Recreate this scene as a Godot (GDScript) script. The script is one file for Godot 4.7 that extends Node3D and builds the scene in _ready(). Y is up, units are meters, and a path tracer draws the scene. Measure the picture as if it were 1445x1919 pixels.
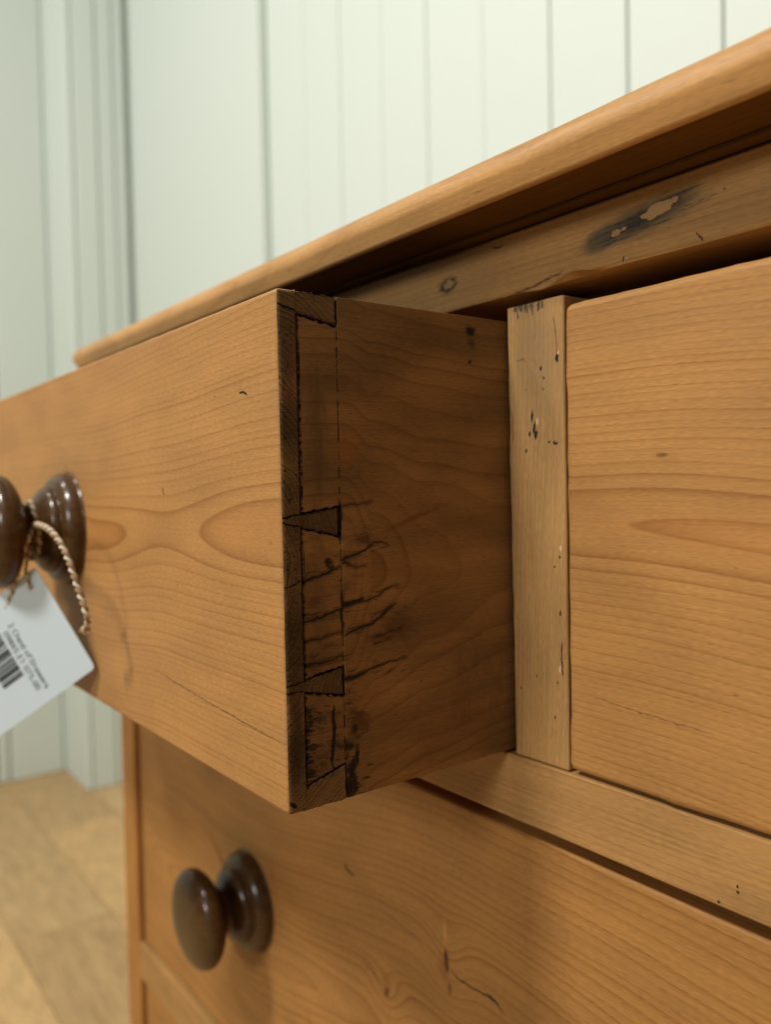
extends Node3D
# An old pine chest of drawers with one small drawer pulled open, seen close up.
# Units: metres. x runs along the chest, y is up, z comes out of its front (front of the case at z = 0).

const OPEN := 0.1075          # how far the left drawer is pulled out
const H := 0.18               # height of a small drawer front
const FLOOR_Y := -0.585
const WALL_Z := -0.48
const KNOB_AT := Vector3(-0.2485, -0.1640, -0.0042)

var rng := RandomNumberGenerator.new()
var shape_noise := FastNoiseLite.new()


# ---------------------------------------------------------------- wood textures
class Wood:
	var w: int
	var h: int
	var u0: float
	var v0: float
	var u1: float
	var v1: float
	var ppm: float
	var rgb: PackedByteArray
	var hgt: PackedByteArray
	var rn := RandomNumberGenerator.new()

	static func noise_bytes(w_: int, h_: int, nw: int, nh: int, freq: float, seed_: int, oct := 2) -> PackedByteArray:
		var n := FastNoiseLite.new()
		n.noise_type = FastNoiseLite.TYPE_SIMPLEX_SMOOTH
		n.seed = seed_
		n.frequency = freq
		n.fractal_octaves = oct
		var im := n.get_image(maxi(nw, 4), maxi(nh, 4), false, false, true)
		im.convert(Image.FORMAT_L8)
		im.resize(w_, h_, Image.INTERPOLATE_CUBIC)
		return im.get_data()

	# p: vc, d (arrays of [u, value] knots along the grain), s ring width, early, late, contrast, warp, fibre, blotch, knots [[u, v, ru, rv, push]], seed
	func make(rect: Array, ppmm: float, p: Dictionary) -> void:
		u0 = rect[0]; v0 = rect[1]; u1 = rect[2]; v1 = rect[3]
		ppm = ppmm * 1000.0
		w = int((u1 - u0) * ppm)
		h = int((v1 - v0) * ppm)
		var sd: int = p.seed
		rn.seed = sd
		var warp := noise_bytes(w, h, int(w / (ppm * 0.02)), int(h / (ppm * 0.004)), 0.16, sd + 1, 2)
		var fib := noise_bytes(w, h, int(w / (ppm * 0.018)), h, 0.30, sd + 2, 2)
		var fine := noise_bytes(w, h, int(w / (ppm * 0.0022)), h, 0.62, sd + 3, 1)
		var blot := noise_bytes(w, h, int(w / (ppm * 0.008)), int(h / (ppm * 0.003)), 0.09, sd + 4, 3)
		# ring table: how much late wood at each distance
		var s: float = p.s
		var lut_n := 6000
		var lut_step := s / 40.0
		var lut := PackedFloat32Array()
		lut.resize(lut_n)
		var at := 0.0
		var first: Array = p.get("first", []).duplicate()
		var span: float = first.pop_front() if first else s * rn.randf_range(0.6, 1.4)
		var strength := rn.randf_range(0.4, 1.0)
		for i in lut_n:
			at += lut_step
			if at >= span:
				at = 0.0
				span = first.pop_front() if first else s * rn.randf_range(0.6, 1.4)
				strength = 1.0 if first else rn.randf_range(0.3, 1.0)
			var ph := at / span
			var k := (0.22 * ph * ph + 0.78 * pow(ph, 8.0))
			if ph > 0.95:
				k *= clampf((1.0 - ph) / 0.05, 0.0, 1.0)
			lut[i] = k * strength
		var vc := PackedFloat32Array()
		var d2 := PackedFloat32Array()
		vc.resize(w)
		d2.resize(w)
		for i in w:
			var u := u0 + (i + 0.5) / ppm
			vc[i] = Wood.along(p.vc, u)
			var d := Wood.along(p.d, u)
			d2[i] = d * d
		rgb = PackedByteArray()
		rgb.resize(w * h * 3)
		hgt = PackedByteArray()
		hgt.resize(w * h)
		var e: Color = p.early
		var l: Color = p.late
		var cont: float = p.get("contrast", 1.0)
		var wamp: float = p.get("warp", 0.004) / 128.0
		var famp: float = p.get("fibre", 0.07) / 128.0
		var namp: float = p.get("fine", 0.05) / 128.0
		var bamp: float = p.get("blotch", 0.08) / 128.0
		var er := e.r * 255.0; var eg := e.g * 255.0; var eb := e.b * 255.0
		var dr := (l.r - e.r) * 255.0 * cont; var dg := (l.g - e.g) * 255.0 * cont; var db := (l.b - e.b) * 255.0 * cont
		var inv := 1.0 / lut_step
		var knots: Array = p.get("knots", [])
		var row_knots := []
		for j in h:
			var v := v1 - (j + 0.5) / ppm
			row_knots.clear()
			for kn in knots:
				var q: float = (v - kn[1]) / kn[3]
				if absf(q) < 2.6:
					row_knots.append([kn[0], 1.0 / kn[2], kn[4] * exp(-q * q)])
			var busy := not row_knots.is_empty()
			var o := j * w
			for i in w:
				var dv := v - vc[i]
				var r := sqrt(dv * dv + d2[i]) + (warp[o] - 128) * wamp
				if busy:
					var u := u0 + i / ppm
					for kn in row_knots:
						var q: float = (u - kn[0]) * kn[1]
						if q < 2.6 and q > -2.6:
							r += kn[2] * exp(-q * q)
				var f := absf(r) * inv
				var n := int(f)
				f -= n
				n = n % (lut_n - 1)
				var k := lut[n] * (1.0 - f) + lut[n + 1] * f
				var t := 1.0 + (fib[o] - 128) * famp + (fine[o] - 128) * namp + (blot[o] - 128) * bamp
				rgb[o * 3] = clampi(int((er + dr * k) * t), 0, 255)
				rgb[o * 3 + 1] = clampi(int((eg + dg * k) * t), 0, 255)
				rgb[o * 3 + 2] = clampi(int((eb + db * k) * t), 0, 255)
				hgt[o] = clampi(int(150.0 + k * 30.0 + (fine[o] - 128) * 0.10 + (fib[o] - 128) * 0.05), 0, 255)
				o += 1

	static func along(pts: Array, u: float) -> float:
		if u <= pts[0][0]:
			return pts[0][1]
		for i in range(1, pts.size()):
			if u <= pts[i][0]:
				var t: float = (u - pts[i - 1][0]) / (pts[i][0] - pts[i - 1][0])
				t = t * t * (3.0 - 2.0 * t)
				return lerpf(pts[i - 1][1], pts[i][1], t)
		return pts[-1][1]

	func tint(x: int, y: int, c: Color, a: float, sink := 0.0) -> void:
		if x < 0 or y < 0 or x >= w or y >= h:
			return
		var o := y * w + x
		rgb[o * 3] = int(lerpf(rgb[o * 3], c.r * 255.0, a))
		rgb[o * 3 + 1] = int(lerpf(rgb[o * 3 + 1], c.g * 255.0, a))
		rgb[o * 3 + 2] = int(lerpf(rgb[o * 3 + 2], c.b * 255.0, a))
		if sink != 0.0:
			hgt[o] = clampi(int(hgt[o] - sink * a * 150.0), 0, 255)

	# soft-edged patch with a ragged outline; a in 0..1; soft is the width of the fade as a share of the radius
	func blob(u: float, v: float, ru: float, rv: float, turn: float, c: Color, a: float, soft := 0.5, rag := 0.3, sink := 0.0) -> void:
		var n := FastNoiseLite.new()
		n.seed = rn.randi() % 10000
		n.frequency = 1.0
		var reach := maxf(ru, rv) * 1.5
		var cs := cos(turn); var sn := sin(turn)
		for y in range(int((v1 - v - reach) * ppm), int((v1 - v + reach) * ppm) + 1):
			for x in range(int((u - reach - u0) * ppm), int((u + reach - u0) * ppm) + 1):
				var du := u0 + (x + 0.5) / ppm - u
				var dv := v1 - (y + 0.5) / ppm - v
				var p := Vector2((du * cs + dv * sn) / ru, (-du * sn + dv * cs) / rv)
				var q := p.length() + rag * n.get_noise_2d(p.x * 1.3, p.y * 2.6) + rag * 0.5 * n.get_noise_2d(p.x * 4.0 + 9.0, p.y * 8.0)
				var k := clampf((1.0 - q) / soft, 0.0, 1.0)
				if k > 0.0:
					tint(x, y, c, a * k * k * (3.0 - 2.0 * k), sink)

	# a crack or scratch: a polyline whose width swells and shrinks
	func crack(pts: Array, width: float, c: Color, a: float, sink := 0.6, ends := true, wander := 0.4, halo := 0.0, taper := 1.0) -> void:
		var n := FastNoiseLite.new()
		n.seed = rn.randi() % 10000
		n.frequency = 1.0
		var total := 0.0
		for i in pts.size() - 1:
			total += Vector2(pts[i][0], pts[i][1]).distance_to(Vector2(pts[i + 1][0], pts[i + 1][1]))
		var run := 0.0
		for i in pts.size() - 1:
			var p := Vector2(pts[i][0], pts[i][1])
			var q := Vector2(pts[i + 1][0], pts[i + 1][1])
			var len_ := p.distance_to(q)
			var side := (q - p).orthogonal().normalized()
			var m := maxi(int(len_ * ppm * 1.6), 1)
			for k in m:
				var t := k / float(m)
				var g := run + len_ * t
				var share := g / maxf(total, 1e-6)
				var wd := width * (0.9 + 0.55 * n.get_noise_1d(g * 260.0) + 0.55 * n.get_noise_1d(g * 1400.0 + 77.0)) * lerpf(1.0, taper, share) * (1.0 if not ends else clampf(minf(share * 5.0, (1.0 - share) * 5.0) + 0.25, 0.0, 1.0))
				if wd <= 0.0:
					continue
				var c0 := p.lerp(q, t) + side * (wander * 0.0012 * n.get_noise_1d(g * 190.0 + 50.0) + wander * 0.0005 * n.get_noise_1d(g * 900.0 + 150.0))
				var px := (c0.x - u0) * ppm
				var py := (v1 - c0.y) * ppm
				var rad := maxf(wd * 0.5 * ppm, 0.35)
				for y in range(int(py - rad - 1), int(py + rad + 2)):
					for x in range(int(px - rad - 1), int(px + rad + 2)):
						var dd := Vector2(x + 0.5 - px, y + 0.5 - py).length()
						var cov := clampf(rad + 0.5 - dd, 0.0, 1.0) * minf(1.0, wd * ppm)
						if cov > 0.0:
							tint(x, y, c, a * cov, sink)
				if halo > 0.0:
					var hr := rad + halo * ppm * (1.0 + 0.8 * n.get_noise_1d(g * 400.0 + 300.0))
					for y in range(int(py - hr - 1), int(py + hr + 2)):
						for x in range(int(px - hr - 1), int(px + hr + 2)):
							var dd := Vector2(x + 0.5 - px, y + 0.5 - py).length()
							if dd < hr:
								tint(x, y, c, 0.035 * (1.0 - dd / hr), 0.0)
			run += len_

	func picture(srgb_gain := 1.0) -> ImageTexture:
		var im := Image.create_from_data(w, h, false, Image.FORMAT_RGB8, rgb)
		return ImageTexture.create_from_image(im)

	func relief() -> ImageTexture:
		return ImageTexture.create_from_image(Image.create_from_data(w, h, false, Image.FORMAT_L8, hgt))

	func material(rough := 0.55, relief_cm := 0.03, spec := 0.45) -> StandardMaterial3D:
		var m := StandardMaterial3D.new()
		m.albedo_texture = picture()
		m.roughness = rough
		m.metallic_specular = spec
		m.heightmap_enabled = true
		m.heightmap_texture = relief()
		m.heightmap_scale = relief_cm
		return m


# ---------------------------------------------------------------- mesh helpers
func wood_uv(t: Wood, along_: float, across: float) -> Vector2:
	return Vector2((along_ - t.u0) / (t.u1 - t.u0), (t.v1 - across) / (t.v1 - t.v0))


# A board with rounded, worn edges. lo/hi: corners in scene coordinates; origin: where its node stands.
# g, c, d: axes of grain, width and thickness (0 x, 1 y, 2 z). Faces across the grain go into a second surface when end is given.
func board(lo: Vector3, hi: Vector3, r: float, t: Wood, m: Material, g := 0, c := 1, d := 2, opt := {}) -> ArrayMesh:
	var wear: float = opt.get("wear", 0.0)
	var shift: Vector2 = opt.get("shift", Vector2.ZERO)
	var origin: Vector3 = opt.get("origin", Vector3.ZERO)
	var step: float = opt.get("step", 0.012)
	var lean: float = opt.get("lean", 0.0)
	var end: Material = opt.get("end", null)
	var end_t: Wood = opt.get("end_t", null)
	var main_st := SurfaceTool.new()
	var end_st := SurfaceTool.new()
	main_st.begin(Mesh.PRIMITIVE_TRIANGLES)
	end_st.begin(Mesh.PRIMITIVE_TRIANGLES)
	var has_end := false
	var square: int = opt.get("square", -1)      # axis whose low side stays sharp
	var size := hi - lo
	var cuts := []
	for a in 3:
		var rr := minf(r, size[a] * 0.49)
		var list := PackedFloat32Array()
		for k in [0.0, 0.3, 0.65, 1.0]:
			list.append(lo[a] + rr * k)
		var inner := size[a] - 2.0 * rr
		var many := clampi(int(inner / step), 1, 90) if wear > 0.0 else 1
		for k in range(1, many):
			list.append(lo[a] + rr + inner * k / many)
		for k in [1.0, 0.65, 0.3, 0.0]:
			list.append(hi[a] - rr * k)
		cuts.append(list)
	for a in 3:
		var b := (a + 1) % 3
		var e := (a + 2) % 3
		for side in [0, 1]:
			var st := main_st
			var t2 := t
			if a == g and end != null and (side == 1 or opt.get("both_ends", false)):
				st = end_st
				t2 = end_t
				has_end = true
			var lb: PackedFloat32Array = cuts[b]
			var le: PackedFloat32Array = cuts[e]
			for i in lb.size():
				for j in le.size():
					var p := Vector3.ZERO
					p[a] = hi[a] if side == 1 else lo[a]
					p[b] = lb[i]
					p[e] = le[j]
					# worn radius varies from place to place
					var rad := r
					if wear > 0.0:
						rad = r * clampf(1.0 + wear * 1.6 * shape_noise.get_noise_3d(p.x * 90.0, p.y * 90.0, p.z * 90.0), 0.3, 1.0)
					var q := Vector3.ZERO
					for k in 3:
						var lim := minf(r, size[k] * 0.49)
						var low := 0.00015 if k == square else lim
						q[k] = clampf(p[k], lo[k] + low, hi[k] - lim)
					var n := p - q
					n = n.normalized() if n.length() > 1e-9 else Vector3.ZERO
					var far := q + n * r
					var pos := far
					if rad < r:
						# less worn: closer to the square edge
						pos = far.lerp(p, 1.0 - rad / r)
					if r <= 0.0:
						pos = p
					if a == square and side == 0:
						pos = p
						n = Vector3.ZERO
						n[a] = -1.0
					n = n if n.length() > 0.1 else (Vector3.ZERO)
					var uvp: Vector2
					var along_ := p[g] + shift.x
					var across := p[c] + shift.y
					if a == c:
						across += (hi[d] - p[d]) * (1.0 if side == 1 else -1.0)
					elif a == g and t2 == t:
						along_ += (hi[d] - p[d]) * (1.0 if side == 1 else -1.0)
					if t2 != t:
						uvp = wood_uv(t2, p[d] + opt.get("end_shift", Vector2.ZERO).x, p[c] + opt.get("end_shift", Vector2.ZERO).y)
					else:
						uvp = wood_uv(t, along_, across)
					if lean > 0.0 and pos.x < (lo.x + hi.x) * 0.5:
						# one edge runs out of true and is not quite straight
						pos.x -= lean * (pos.y - lo.y) / size.y + 0.0005 * shape_noise.get_noise_1d(pos.y * 30.0)
					st.set_uv(uvp)
					st.set_normal(n)
					st.add_vertex(pos - origin)
			var base := 0
			var nj := le.size()
			base = st.get_meta("base") if st.has_meta("base") else 0
			for i in lb.size() - 1:
				for j in nj - 1:
					var v00 := base + i * nj + j
					var v10 := v00 + nj
					if side == 1:
						for k in [v00, v00 + 1, v10, v10, v00 + 1, v10 + 1]:
							st.add_index(k)
					else:
						for k in [v00, v10, v00 + 1, v10, v10 + 1, v00 + 1]:
							st.add_index(k)
			st.set_meta("base", base + lb.size() * nj)
	var mesh := main_st.commit()
	mesh.surface_set_material(0, m)
	if has_end:
		end_st.commit(mesh)
		mesh.surface_set_material(1, end)
	return mesh


# A slab of polygon outline in the z-y plane, standing on x0 with its face at x1, edges slightly ragged and eased.
func slab_zy(outline: PackedVector2Array, x0: float, x1: float, ease_: float, t: Wood, m: Material, jitter := 0.0, seed_ := 1) -> ArrayMesh:
	var n := FastNoiseLite.new()
	n.seed = seed_
	n.frequency = 1.0
	var ring := PackedVector2Array()
	for i in outline.size():
		var p := outline[i]
		var q := outline[(i + 1) % outline.size()]
		var m_ := maxi(int(p.distance_to(q) / 0.0008), 1)
		for k in m_:
			ring.append(p.lerp(q, k / float(m_)))
	if Geometry2D.is_polygon_clockwise(ring):
		ring.reverse()
	var out := PackedVector2Array()
	var inn := PackedVector2Array()
	var c := ring.size()
	for i in c:
		var tang := (ring[(i + 1) % c] - ring[(i + c - 1) % c]).normalized()
		var nor := Vector2(tang.y, -tang.x)
		var p := ring[i] + nor * jitter * (0.7 * n.get_noise_2d(ring[i].x * 420.0, ring[i].y * 420.0) + 0.6 * n.get_noise_2d(ring[i].x * 1500.0, ring[i].y * 1500.0) - 0.12)
		out.append(p)
		inn.append(p - nor * ease_ * (1.0 + 0.6 * n.get_noise_2d(ring[i].x * 500.0 + 40.0, ring[i].y * 500.0)))
	var st := SurfaceTool.new()
	st.begin(Mesh.PRIMITIVE_TRIANGLES)
	var put := func(p: Vector2, x: float) -> void:
		st.set_uv(wood_uv(t, p.x, p.y))
		st.add_vertex(Vector3(x, p.y, p.x))
	st.set_smooth_group(-1)
	var tri := Geometry2D.triangulate_polygon(inn)
	for k in range(0, tri.size(), 3):
		# in (z, y) seen from +x the z axis runs to the left
		var a := inn[tri[k]]; var b := inn[tri[k + 1]]; var d := inn[tri[k + 2]]
		if (b - a).cross(d - a) > 0.0:
			put.call(a, x1); put.call(b, x1); put.call(d, x1)
		else:
			put.call(a, x1); put.call(d, x1); put.call(b, x1)
	for i in c:
		var j := (i + 1) % c
		put.call(inn[i], x1); put.call(out[i], x1 - ease_); put.call(inn[j], x1)
		put.call(inn[j], x1); put.call(out[i], x1 - ease_); put.call(out[j], x1 - ease_)
		put.call(out[i], x1 - ease_); put.call(out[i], x0); put.call(out[j], x1 - ease_)
		put.call(out[j], x1 - ease_); put.call(out[i], x0); put.call(out[j], x0)
	st.generate_normals()
	st.set_material(m)
	return st.commit()


# Turned on a lathe about the z axis: profile of (radius, z)
func lathe(profile: Array, seg: int, m: Material) -> ArrayMesh:
	var c := Curve2D.new()
	for p in profile:
		c.add_point(Vector2(p[0], p[1]))
	var st := SurfaceTool.new()
	st.begin(Mesh.PRIMITIVE_TRIANGLES)
	st.set_smooth_group(0)
	var n := profile.size()
	for i in n:
		for k in seg + 1:
			var a := TAU * k / seg
			st.set_uv(Vector2(k / float(seg), i / float(n)))
			st.add_vertex(Vector3(cos(a) * profile[i][0], sin(a) * profile[i][0], profile[i][1]))
	for i in n - 1:
		for k in seg:
			var v := i * (seg + 1) + k
			for q in [v, v + seg + 1, v + 1, v + 1, v + seg + 1, v + seg + 2]:
				st.add_index(q)
	st.generate_normals()
	st.set_material(m)
	return st.commit()


func smooth_profile(pts: Array, per: int) -> Array:
	var out := []
	for i in pts.size() - 1:
		var p0: Array = pts[maxi(i - 1, 0)]
		var p1: Array = pts[i]
		var p2: Array = pts[i + 1]
		var p3: Array = pts[mini(i + 2, pts.size() - 1)]
		for k in per:
			var t := k / float(per)
			out.append([maxf(cubic_interpolate(p1[0], p2[0], p0[0], p3[0], t), 0.0), cubic_interpolate(p1[1], p2[1], p0[1], p3[1], t)])
	out.append(pts[-1])
	return out


# Two-ply twine along a list of points
func twine(pts: Array, r: float, ms: Array, pitch := 0.006, fray := false) -> ArrayMesh:
	var cv := Curve3D.new()
	for i in pts.size():
		var a: Vector3 = pts[maxi(i - 1, 0)]
		var b: Vector3 = pts[mini(i + 1, pts.size() - 1)]
		var tan_ := (b - a) / 6.0
		cv.add_point(pts[i], -tan_, tan_)
	cv.bake_interval = 0.0005
	var len_ := cv.get_baked_length()
	var steps := maxi(int(len_ / 0.0006), 4)
	var mesh := ArrayMesh.new()
	for ply in 2:
		var st := SurfaceTool.new()
		st.begin(Mesh.PRIMITIVE_TRIANGLES)
		st.set_smooth_group(0)
		for i in steps + 1:
			var s := len_ * i / steps
			var p := cv.sample_baked(s, true)
			var f := (cv.sample_baked(minf(s + 0.0005, len_), true) - cv.sample_baked(maxf(s - 0.0005, 0.0), true)).normalized()
			var x := f.cross(Vector3(0.31, 0.2, 0.93)).normalized()
			var y := x.cross(f)
			var ang := TAU * s / pitch + PI * ply
			var spread := 0.52
			if fray and s > len_ - 0.006:
				spread += (s - len_ + 0.006) * 140.0
			var o := p + (x * cos(ang) + y * sin(ang)) * r * spread
			var rr := r * 0.6 * (1.0 + 0.14 * shape_noise.get_noise_2d(s * 1500.0, ply * 7.0))
			for k in 9:
				var q := TAU * k / 8
				st.add_vertex(o + (x * cos(q) + y * sin(q)) * rr)
		for i in steps:
			for k in 8:
				var v := i * 9 + k
				for q in [v, v + 9, v + 1, v + 1, v + 9, v + 10]:
					st.add_index(q)
		st.generate_normals()
		st.set_material(ms[ply])
		st.commit(mesh)
	return mesh


func part(called: String, mesh: Mesh, parent: Node3D, at := Vector3.ZERO) -> MeshInstance3D:
	var o := MeshInstance3D.new()
	o.name = called if parent.get_node_or_null(called) == null else numbered(called, parent)
	o.mesh = mesh
	o.position = at
	parent.add_child(o, true)
	return o


func numbered(called: String, parent: Node) -> String:
	var k := 1
	while parent.get_node_or_null("%s_%03d" % [called, k]) != null:
		k += 1
	return "%s_%03d" % [called, k]


func thing(called: String, label: String, category: String, at := Vector3.ZERO, kind := "") -> Node3D:
	var o := Node3D.new()
	o.name = called
	o.position = at
	o.set_meta("label", label)
	o.set_meta("category", category)
	if kind:
		o.set_meta("kind", kind)
	add_child(o, true)
	return o


func group(called: String, parent: Node3D) -> Node3D:
	var o := Node3D.new()
	o.name = called if parent.get_node_or_null(called) == null else numbered(called, parent)
	parent.add_child(o, true)
	return o


func plain(c: Color, rough: float, spec := 0.5) -> StandardMaterial3D:
	var m := StandardMaterial3D.new()
	m.albedo_color = c
	m.roughness = rough
	m.metallic_specular = spec
	return m


func lump(ru: float, rv: float, height: float, m: Material, seed_: int) -> ArrayMesh:
	var n := FastNoiseLite.new()
	n.seed = seed_
	n.frequency = 1.0
	var st := SurfaceTool.new()
	st.begin(Mesh.PRIMITIVE_TRIANGLES)
	st.set_smooth_group(0)
	var rings := [1.0, 0.93, 0.8, 0.55, 0.25, 0.0]
	for i in rings.size():
		for k in 25:
			var a := TAU * (k % 24) / 24.0
			var q := 1.0 + 0.5 * n.get_noise_2d(cos(a) * 1.7, sin(a) * 1.7) + 0.25 * n.get_noise_2d(cos(a) * 5.0, sin(a) * 5.0)
			var s: float = rings[i]
			var z: float = -0.0004 if i == 0 else height * (0.6 + 0.5 * n.get_noise_2d(cos(a) * s * 3.0 + 20.0, sin(a) * s * 3.0))
			st.add_vertex(Vector3(cos(a) * ru * q * s, sin(a) * rv * q * s, z))
	for i in rings.size() - 1:
		for k in 24:
			var v := i * 25 + k
			for q in [v, v + 25, v + 1, v + 1, v + 25, v + 26]:
				st.add_index(q)
	st.generate_normals()
	st.set_material(m)
	return st.commit()


# ---------------------------------------------------------------- the scene
func _ready() -> void:
	rng.seed = 41
	shape_noise.seed = 5
	shape_noise.frequency = 1.0
	camera_and_light()
	room()
	chest()
	price_tag()


func camera_and_light() -> void:
	var cam := Camera3D.new()
	cam.name = "camera"
	cam.transform = Transform3D(Basis(Vector3(0.60502, -0.020179, -0.795955), Vector3(-0.014544, 0.999232, -0.036387), Vector3(0.796078, 0.033591, 0.604261)), Vector3(0.242297, 0.113129, 0.247174))
	var lens := CameraAttributesPhysical.new()
	lens.frustum_focal_length = 19.25     # 63.9 degrees up and down
	lens.frustum_focus_distance = 0.285
	lens.frustum_near = 0.01
	lens.frustum_far = 30.0
	lens.exposure_aperture = 4.8
	cam.attributes = lens
	cam.fov = 63.88
	cam.near = 0.01
	cam.far = 30.0
	add_child(cam)
	cam.current = true

	var env := Environment.new()
	env.background_mode = Environment.BG_COLOR
	env.background_color = Color(0.84, 0.87, 0.86)
	env.background_energy_multiplier = 0.11
	env.tonemap_mode = Environment.TONE_MAPPER_LINEAR
	env.tonemap_exposure = 0.94
	env.sdfgi_enabled = true
	env.ssao_enabled = true
	env.ssil_enabled = true
	var we := WorldEnvironment.new()
	we.name = "world"
	we.environment = env
	add_child(we)

	# a window behind the viewer and a lamp overhead
	lamp("window_light", Vector3(0.72, 1.42, 3.6), Vector3(-0.1, 0.0, 0.0), Vector2(0.7, 0.7), 4.9, Color(1.0, 1.0, 0.985))
	lamp("ceiling_lamp", Vector3(-0.16, 1.4, 1.05), Vector3(-0.1, 0.0, 0.0), Vector2(0.22, 0.22), 2.65, Color(1.0, 0.985, 0.955))
	lamp("second_ceiling_lamp", Vector3(-1.1, 1.8, 0.9), Vector3(-1.0, 0.0, -0.48), Vector2(0.22, 0.22), 1.1, Color(1.0, 0.99, 0.97))


func lamp(called: String, at: Vector3, to: Vector3, size: Vector2, energy: float, c: Color) -> void:
	var l := AreaLight3D.new()
	l.name = called
	l.area_size = size
	l.area_range = 8.0
	l.area_attenuation = 2.0
	l.light_energy = energy
	l.light_color = c
	l.shadow_enabled = true
	add_child(l)
	l.look_at_from_position(at, to, Vector3.UP)


func room() -> void:
	var paint := plain(Color(0.838, 0.872, 0.838), 0.5, 0.4)
	var bump := NoiseTexture2D.new()
	bump.width = 256
	bump.height = 256
	bump.seamless = true
	var bn := FastNoiseLite.new()
	bn.seed = 9
	bn.frequency = 0.03
	bump.noise = bn
	paint.heightmap_enabled = true
	paint.heightmap_texture = bump
	paint.heightmap_scale = 0.03
	paint.uv1_triplanar = true
	paint.uv1_world_triplanar = true
	paint.uv1_scale = Vector3(3, 3, 3)
	var blank := Wood.new()
	blank.u0 = 0.0; blank.v0 = 0.0; blank.u1 = 1.0; blank.v1 = 1.0
	var top := 2.0

	var wall := thing("back_wall", "white painted matchboard wall of upright boards behind the chest", "wall", Vector3(0, FLOOR_Y, WALL_Z), "structure")
	var o := wall.position
	part("wall_backing", board(Vector3(-1.70, FLOOR_Y, WALL_Z - 0.06), Vector3(1.6, top, WALL_Z - 0.016), 0.001, blank, paint, 1, 0, 2, {"origin": o}), wall)
	# one wide panel, then narrow tongued boards
	var edges := [-0.9970, -0.913, -0.8105, -0.7058, -0.6062, -0.4993, -0.3918, -0.2878, -0.182, -0.078]
	while edges[-1] < 1.5:
		edges.append(edges[-1] + 0.104)
	var strong := [true, false, true, false, true, false, true, true, true]
	part("wide_panel", board(Vector3(-1.6155, FLOOR_Y, WALL_Z - 0.016), Vector3(-1.0560, top, WALL_Z + 0.004), 0.006, blank, paint, 1, 0, 2, {"origin": o}), wall)
	part("bead", board(Vector3(-1.682, FLOOR_Y, WALL_Z - 0.016), Vector3(-1.6180, top, WALL_Z + 0.0025), 0.006, blank, paint, 1, 0, 2, {"origin": o}), wall)
	for i in edges.size() - 1:
		var gap: float = 0.0011 if strong[i % strong.size()] else 0.0004
		var gap2: float = 0.0011 if strong[(i + 1) % strong.size()] else 0.0004
		part("wall_board", board(Vector3(edges[i] + (gap if i > 0 else -0.016), FLOOR_Y, WALL_Z - 0.016), Vector3(edges[i + 1] - gap2, top, WALL_Z + rng.randf_range(-0.0006, 0.0006)), 0.0022, blank, paint, 1, 0, 2, {"origin": o}), wall)

	# a boxed-in corner between the back wall and the side wall
	var pier := thing("corner_boxing", "white painted boxed-in corner post between back wall and side wall", "boxing", Vector3(-1.77, FLOOR_Y, -0.40), "structure")
	o = pier.position
	part("core", board(Vector3(-1.90, FLOOR_Y, -0.50), Vector3(-1.70, top, -0.345), 0.002, blank, paint, 1, 0, 2, {"origin": o}), pier)
	part("front_board", board(Vector3(-1.768, FLOOR_Y, -0.345), Vector3(-1.683, top, -0.3306), 0.004, blank, paint, 1, 0, 2, {"origin": o}), pier)
	part("front_board", board(Vector3(-1.90, FLOOR_Y, -0.345), Vector3(-1.774, top, -0.3318), 0.004, blank, paint, 1, 0, 2, {"origin": o}), pier)
	part("side_board", board(Vector3(-1.70, FLOOR_Y, -0.40), Vector3(-1.683, top, -0.347), 0.004, blank, paint, 1, 2, 0, {"origin": o}), pier)
	part("side_board", board(Vector3(-1.70, FLOOR_Y, -0.44), Vector3(-1.686, top, -0.402), 0.004, blank, paint, 1, 2, 0, {"origin": o}), pier)
	part("side_board", board(Vector3(-1.70, FLOOR_Y, -0.47), Vector3(-1.689, top, -0.4415), 0.003, blank, paint, 1, 2, 0, {"origin": o}), pier)

	var side := thing("side_wall", "white painted side wall of upright boards at far left", "wall", Vector3(-1.93, FLOOR_Y, 0.6), "structure")
	o = side.position
	part("wall_backing", board(Vector3(-1.96, FLOOR_Y, -0.36), Vector3(-1.885, top, 1.6), 0.001, blank, paint, 1, 2, 0, {"origin": o}), side)
	var z := -0.33
	for wd in [0.125, 0.03, 0.12, 0.12, 0.12, 0.12, 0.12, 0.12, 0.12, 0.12, 0.12, 0.12]:
		part("wall_board", board(Vector3(-1.885, FLOOR_Y, z), Vector3(-1.868 if wd > 0.05 else -1.874, top, z + wd - 0.004), 0.004, blank, paint, 1, 2, 0, {"origin": o}), side)
		z += wd

	# oak floor
	var oak := Wood.new()
	oak.make([0.0, 0.0, 1.2, 0.42], 1.0, {"seed": 77, "s": 0.012, "vc": [[0.0, 0.2], [0.6, 0.26], [1.2, 0.16]], "d": [[0.0, 0.01], [0.5, 0.08], [1.2, 0.02]], "early": Color(0.84, 0.71, 0.52), "late": Color(0.74, 0.59, 0.39), "contrast": 1.0, "warp": 0.006, "fibre": 0.07, "fine": 0.05, "blotch": 0.06})
	var floor_ := thing("floor", "pale oak plank floor", "floor", Vector3(0, FLOOR_Y, 0), "structure")
	var oak_tones := []
	for k in 4:
		var m := oak.material(0.45, 0.02, 0.45)
		m.albedo_color = [Color(1, 1, 1), Color(0.93, 0.91, 0.88), Color(1.0, 0.97, 0.92), Color(0.89, 0.86, 0.82)][k]
		oak_tones.append(m)
	part("subfloor", board(Vector3(-1.95, FLOOR_Y - 0.05, -0.5), Vector3(2.2, FLOOR_Y - 0.018, 2.6), 0.001, oak, oak_tones[3], 0, 2, 1, {"origin": floor_.position}), floor_)
	var row := 0
	z = -0.49
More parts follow.
